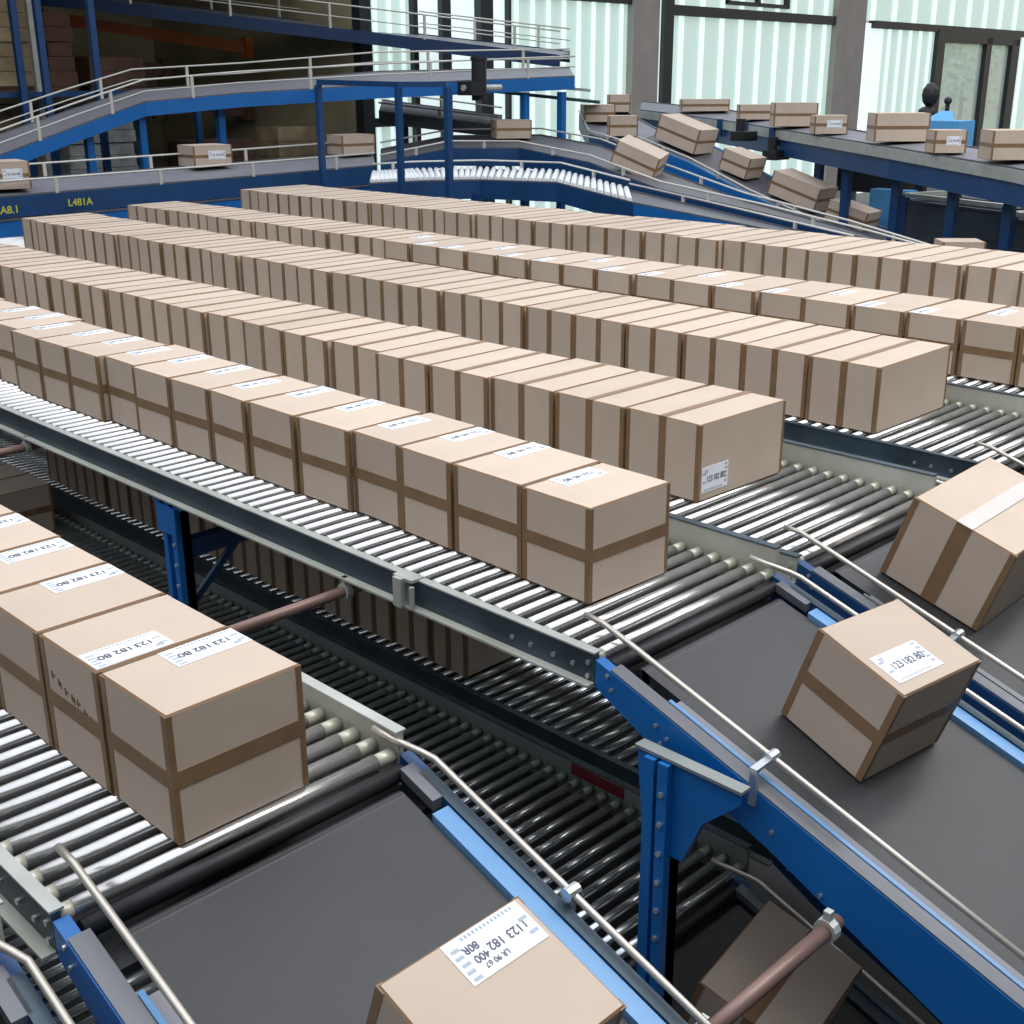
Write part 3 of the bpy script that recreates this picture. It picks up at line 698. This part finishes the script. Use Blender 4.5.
for (x, y, z, sx, sy, sz, lb, mm) in (
  (-13.54, 5.80, -.12, .3, .33, 1.15, 'tan stacked goods at the top left corner', 'goods'),
  (-13.5, 5.62, -1.10, .3, .50, .80, 'tan stacked goods at the left edge under the first stack', 'goods'),
  (-13.75, 6.55, -.12, .25, .16, .75, 'brown stacked goods between the blue uprights', 'brown'),
  (-13.9, 7.25, -.12, .3, .34, .30, 'reddish goods on the rack beside the blue upright', 'brown'),
  (-13.3, 6.66, -1.10, .3, .40, .78, 'whitish wrapped load behind the walkway handrail', 'wrap'),
  (-13.0, 8.0, -1.10, .3, .4, .38, 'brown goods seen under the walkway beam', 'brown'),
  (-12.9, 9.0, -1.10, .25, .3, .50, 'tan goods low behind the background box', 'goods')):
    goods(x, y, z, sx, sy, sz, lb, mm)
# shelf decks that carry the loads
for i, (y0, y1, z, lb) in enumerate(((4.9, 7.7, -.12, 'rack shelf under the upper tan goods'), (4.5, 9.3, -1.10, 'long low rack shelf behind the left conveyor'))):
    t = thing('rack_shelf', (-13.5, (y0+y1)/2, z), lb, 'shelf')
    m = MB(); m.box((-14.25, y0, z-.05), (-12.6, y1, z)); m.build('shelf_deck', M['dblue'], t)
    for (lx, ly) in ((-14.2, y0+.05), (-14.2, y1-.05), (-12.65, y0+.05), (-12.65, y1-.05)):
        m = MB(); m.box((lx-.03, ly-.03, ZF), (lx+.03, ly+.03, z-.05)); m.build('leg', M['dblue'], t)

# ------------------------------------------------------------------ the hall
def WX(s): return -11.85 - .0966*(s-9.3)      # window wall line
def wseg(s0, s1, z0, z1, d0=0., d1=.1):      # d: depth behind(+)/before(-) the wall line
    m = MB(); return m.hexa([(WX(s0)-d1, s0, z0), (WX(s1)-d1, s1, z0), (WX(s1)-d0, s1, z0), (WX(s0)-d0, s0, z0), (WX(s0)-d1, s0, z1), (WX(s1)-d1, s1, z1), (WX(s1)-d0, s1, z1), (WX(s0)-d0, s0, z1)])
ZT = 3.0
struct('floor', MB().box((-22, -5, ZF-.1), (3.5, 42, ZF)), M['floor'])
struct('wall_left', MB().box((-16.6, -5, ZF), (-16.4, 9.4, ZT)), M['dwall'])
struct('wall_recess', MB().box((-16.4, 9.32, ZF), (-11.95, 9.46, ZT)), M['dwall'])
struct('wall_near_unseen_shade', MB().box((-16.4, -5.2, ZF), (3.5, -5, ZT)), M['wall'])  # unseen dark wall added to cut light from the side
struct('wall_right_unseen_shade', MB().box((3.5, -5, ZF), (3.7, 36, 4.6)), M['wall'])  # unseen wall, made tall and dark to dim the box ends
# unseen cover added over the recess to keep the racks in shade
struct('ceiling_shade_slab', MB().box((-16.6, -5, 2.0), (-11.9, 9.4, 2.1)), M['dwall'])
# concrete columns
cols = [(14.62, 15.45), (21.35, 22.75), (11.45, 11.75)]
def col_piece(s0, s1, m_, nm): struct(nm, wseg(s0, s1, ZF, ZT, -.10, .15), m_)
col_piece(14.72, 15.40, M['concrete'], 'column_1')
col_piece(21.3, 22.5, M['concrete'], 'column_2')
col_piece(11.36, 11.60, M['frame'], 'column_3')
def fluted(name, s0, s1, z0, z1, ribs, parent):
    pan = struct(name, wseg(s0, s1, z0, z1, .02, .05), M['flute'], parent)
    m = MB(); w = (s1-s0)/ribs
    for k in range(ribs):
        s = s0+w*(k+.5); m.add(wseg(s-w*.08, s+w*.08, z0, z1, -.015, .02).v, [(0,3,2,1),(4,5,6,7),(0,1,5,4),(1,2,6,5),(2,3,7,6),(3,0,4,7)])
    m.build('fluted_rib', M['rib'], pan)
def window(n, pieces_frame, flutes, milks=()):
    c = pieces_frame[0]; t = bpy.data.objects.new('window_%d' % n, None); COL.objects.link(t)
    t.location = W((WX(c[0]), c[0], c[2])); t['kind'] = 'structure'
    for (s0, s1, z0, z1) in pieces_frame: wseg(s0, s1, z0, z1, -.06, .08).build('window_frame', M['frame'], t)
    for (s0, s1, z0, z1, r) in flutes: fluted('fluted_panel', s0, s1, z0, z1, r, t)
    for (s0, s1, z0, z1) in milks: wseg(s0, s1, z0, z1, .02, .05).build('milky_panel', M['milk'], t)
# between recess and first dark column
window(1, [(9.32, 9.5, ZF, ZT), (10.19, 10.27, ZF, ZT), (10.69, 10.85, ZF, ZT), (9.5, 11.36, 1.35, 1.5), (9.5, 11.36, -.55, -.45)],
       [(9.5, 10.19, ZF, ZT, 3)], [(10.27, 10.69, ZF, ZT), (10.85, 11.36, ZF, ZT)])
window(2, [(11.95, 12.0, ZF, ZT), (12.0, 14.72, .98, 1.10)], [(12.0, 14.72, ZF, ZT, 8)], [(11.60, 11.95, ZF, ZT)])
window(3, [(15.60, 15.85, ZF, ZT), (15.85, 21.3, .87, 1.02), (17.4, 17.5, 1.10, 1.35), (18.4, 18.48, 1.10, 1.35), (19.4, 19.5, 1.10, 1.35), (17.4, 19.5, 1.08, 1.14), (17.4, 19.5, 1.28, 1.35)],
       [(15.85, 21.3, ZF, ZT, 9)], [(15.40, 15.60, ZF, ZT)])
window(4, [(23.0, 33, .86, 1.0)], [(23.6, 26.2, ZF, .86, 5), (22.5, 34.5, 1.0, ZT, 12), (31.35, 40, ZF, .86, 9)], [(22.5, 23.6, ZF, .95)])
d = bpy.data.objects.new('door_1', None); COL.objects.link(d); d.location = W((WX(30), 30, ZF)); d['kind'] = 'structure'
for (s0, s1, z0, z1) in ((26.2, 26.6, ZF, .90), (29.12, 29.45, ZF, .80), (30.85, 31.35, ZF, .80), (26.6, 31.35, .66, .86)):
    wseg(s0, s1, z0, z1, -.08, .10).build('door_frame', M['frame'], d)
for (s0, s1) in ((26.6, 29.12), (29.45, 30.85)): wseg(s0, s1, ZF, .66, .02, .04).build('door_pane', M['glass'], d)
# garden beyond the glass door
struct('ground_outside', MB().box((-45, 8, ZF-.12), (-22, 70, ZF-.02)), M['grass'])
def tree(x, y, h, r, label):
    t = thing('garden_tree', (x, y, ZF-.02), label, 'tree', 'trees outside the glass door')
    m = MB(); m.cyl((x, y, ZF-.02), (x, y, ZF+h), .12, 8, .05); m.build('trunk', M['bark'], t)
    m = MB(); rr = random.Random(int(x*100+y*37))
    for k in range(520):
        u, v, w_ = rr.gauss(0, .5), rr.gauss(0, .5), rr.gauss(0, .5)
        c = Vector((x+u*r, y+v*r, ZF+h+w_*r*1.1)); a = Vector((rr.uniform(-1, 1), rr.uniform(-1, 1), rr.uniform(-1, 1))).normalized()*.16; b_ = a.cross(Vector((rr.uniform(-1, 1), rr.uniform(-1, 1), 1))).normalized()*.09
        m.add([c-a, c+b_, c+a, c-b_], [(0, 1, 2, 3)])
    m.build('foliage', M['leaf'], t)
tree(-20.5, 39.8, 2.2, 1.7, 'pale green tree behind the left door pane')
tree(-21.5, 44.2, 2.5, 1.9, 'pale green tree behind the middle of the glass door')
tree(-21.0, 48.6, 2.1, 1.7, 'pale green tree behind the narrow right door pane')

# ------------------------------------------------------------------ things under and behind the right conveyor
t = thing('stacking_lift', (-5.62, 10.95, ZF), 'dark upright lift unit left of the glass door', 'machine')
m = MB(); m.box((-5.66, 10.90, ZF), (-5.58, 10.98, -.30)); m.build('mast', M['black'], t)
m = MB(); m.sphere((-5.62, 10.94, -.17), .085, sq=(.9, .9, 1.3)); m.sphere((-5.62, 10.90, -.32), .08, sq=(1, 1, .7)); m.build('lamp_head', M['black'], t, smooth=True)
m = MB(); m.cyl((-5.45, 10.95, -.5), (-5.45, 10.95, -.22), .02, 8); m.sphere((-5.45, 10.95, -.22), .035); m.build('control_stick', M['black'], t)
m = MB(); m.box((-5.55, 10.6, -.62), (-5.15, 10.9, -.38)); m.add([(-5.5, 10.6, -.38), (-5.2, 10.6, -.38), (-5.3, 10.75, -.30), (-5.4, 10.75, -.30)], [(0, 1, 2, 3)]); 
o = m.build('blue_crate', M['sky']); tag(o, 'light blue crate behind the small box below the glass door', 'crate')
def cage(x0, y0, x1, y1, zt, label):
    t = thing('steel_bin', ((x0+x1)/2, (y0+y1)/2, ZF), label, 'bin', 'steel bins')
    a, b = Vector((x0, y0, 0)), Vector((x1, y1, 0)); dn = Vector((b.y-a.y, -(b.x-a.x), 0)).normalized()*-.6
    q = [a, b, b+dn, a+dn]
    for i in range(4):
        m = MB(); p, r = q[i], q[(i+1) % 4]
        m.bar((p.x, p.y, (zt+ZF)/2), (r.x, r.y, (zt+ZF)/2), .02, zt-ZF-.1)
        for k in range(6): z = ZF+.1+(zt-ZF-.15)*k/5; m.bar((p.x, p.y, z), (r.x, r.y, z), .035, .018)
        m.build('bin_panel', M['bin'], t)
    m = MB()
    for i in range(4): m.bar((q[i].x, q[i].y, zt), (q[(i+1) % 4].x, q[(i+1) % 4].y, zt), .05, .035)
    m.build('bin_rim', M['galv'], t)
    for i in range(4):
        m = MB(); m.box((q[i].x-.03, q[i].y-.03, ZF), (q[i].x+.03, q[i].y+.03, zt)); m.build('leg', M['dblue'], t)
cage(-5.45, 10.35, -4.35, 9.95, -1.0, 'dark steel bin under the right-hand conveyor')
cage(-4.20, 9.75, -3.1, 9.35, -1.03, 'dark steel bin at the right edge under the conveyor')
t = thing('tool_trolley', (-6.1, 10.9, ZF), 'dark trolley with blue cover under the right conveyor', 'trolley')
m = MB(); m.box((-6.45, 10.85, -1.05), (-5.75, 11.15, -.82)); m.cyl((-6.35, 10.84, -.86), (-6.35, 11.1, -.86), .09, 12); m.cyl((-5.9, 10.84, -.83), (-5.9, 11.1, -.83), .07, 12); m.build('machine_body', M['black'], t)
m = MB(); m.box((-6.0, 10.7, -1.35), (-5.6, 10.85, -1.0)); m.build('blue_cover', M['sky'], t)
m = MB()
for (x, y) in ((-6.4, 10.9), (-5.8, 10.9), (-6.4, 11.1), (-5.8, 11.1)): m.box((x-.02, y-.02, ZF), (x+.02, y+.02, -1.05))
m.build('leg', M['galv'], t)

# ------------------------------------------------------------------ light: daylight from above, added fill and highlight lights out of view
w = bpy.data.worlds.new('World'); bpy.context.scene.world = w; w.use_nodes = True
nt = w.node_tree; bg = nt.nodes['Background']
tc = nt.nodes.new('ShaderNodeTexCoord'); sx = nt.nodes.new('ShaderNodeSeparateXYZ'); rp = nt.nodes.new('ShaderNodeValToRGB')
nt.links.new(tc.outputs['Generated'], sx.inputs[0]); nt.links.new(sx.outputs['Z'], rp.inputs['Fac']); nt.links.new(rp.outputs['Color'], bg.inputs['Color'])
rp.color_ramp.elements[0].position = .0; rp.color_ramp.elements[0].color = (.31, .262, .20, 1)
rp.color_ramp.elements[1].position = .75; rp.color_ramp.elements[1].color = (.94, .98, 1.08, 1)
bg.inputs['Strength'].default_value = 1.46
def area(name, p, target, sx_, sy_, power, col=(1, 1, 1)):
    l = bpy.data.lights.new(name, 'AREA'); l.shape = 'RECTANGLE'; l.size = sx_; l.size_y = sy_; l.energy = power; l.color = col
    o = bpy.data.objects.new(name, l); COL.objects.link(o); o.location = W(p)
    o.rotation_euler = (W(target)-W(p)).to_track_quat('-Z', 'Y').to_euler(); return o
area('hall_fill_light', (-3.5, .5, 3.6), (-3.5, 2.6, -1), 8, 3, 130, (1, .95, .88))  # added soft fill from above, not a fitting of the hall

for k, lx in enumerate((-.7, .9)):   # unseen light strips added to put highlights on the rollers
    area('lamp_strip_added', (lx, 7.5, 4.2), (lx, 7.5, -1), 1.1, 21, 560, (1, .98, .95))

# ------------------------------------------------------------------ camera
F = 1225.0; P_, A_, RO = math.radians(19.55), math.radians(44.8), math.radians(-.28)
cp, sp = math.cos(P_), math.sin(P_)
fh = Vector((-math.cos(A_), math.sin(A_), 0)); rt = Vector((math.sin(A_), math.cos(A_), 0)); zz = Vector((0, 0, 1))
fw = fh*cp - zz*sp; up = fh*sp + zz*cp
r_ = rt*math.cos(RO)+up*math.sin(RO); u_ = -rt*math.sin(RO)+up*math.cos(RO)
cam = bpy.data.cameras.new('Camera'); co = bpy.data.objects.new('Camera', cam); COL.objects.link(co)
cam.sensor_width = 36; cam.lens = F/1024*36; cam.clip_start = .02; cam.clip_end = 300
mm = Matrix((r_, u_, -fw)).transposed().to_4x4(); mm.translation = Vector((0, 0, HC)); co.matrix_world = mm
sc = bpy.context.scene; sc.camera = co
sc.view_settings.view_transform = 'Standard'; sc.view_settings.look = 'None'; sc.view_settings.exposure = 0.02; sc.view_settings.gamma = 1
sc.view_settings.use_curve_mapping = False
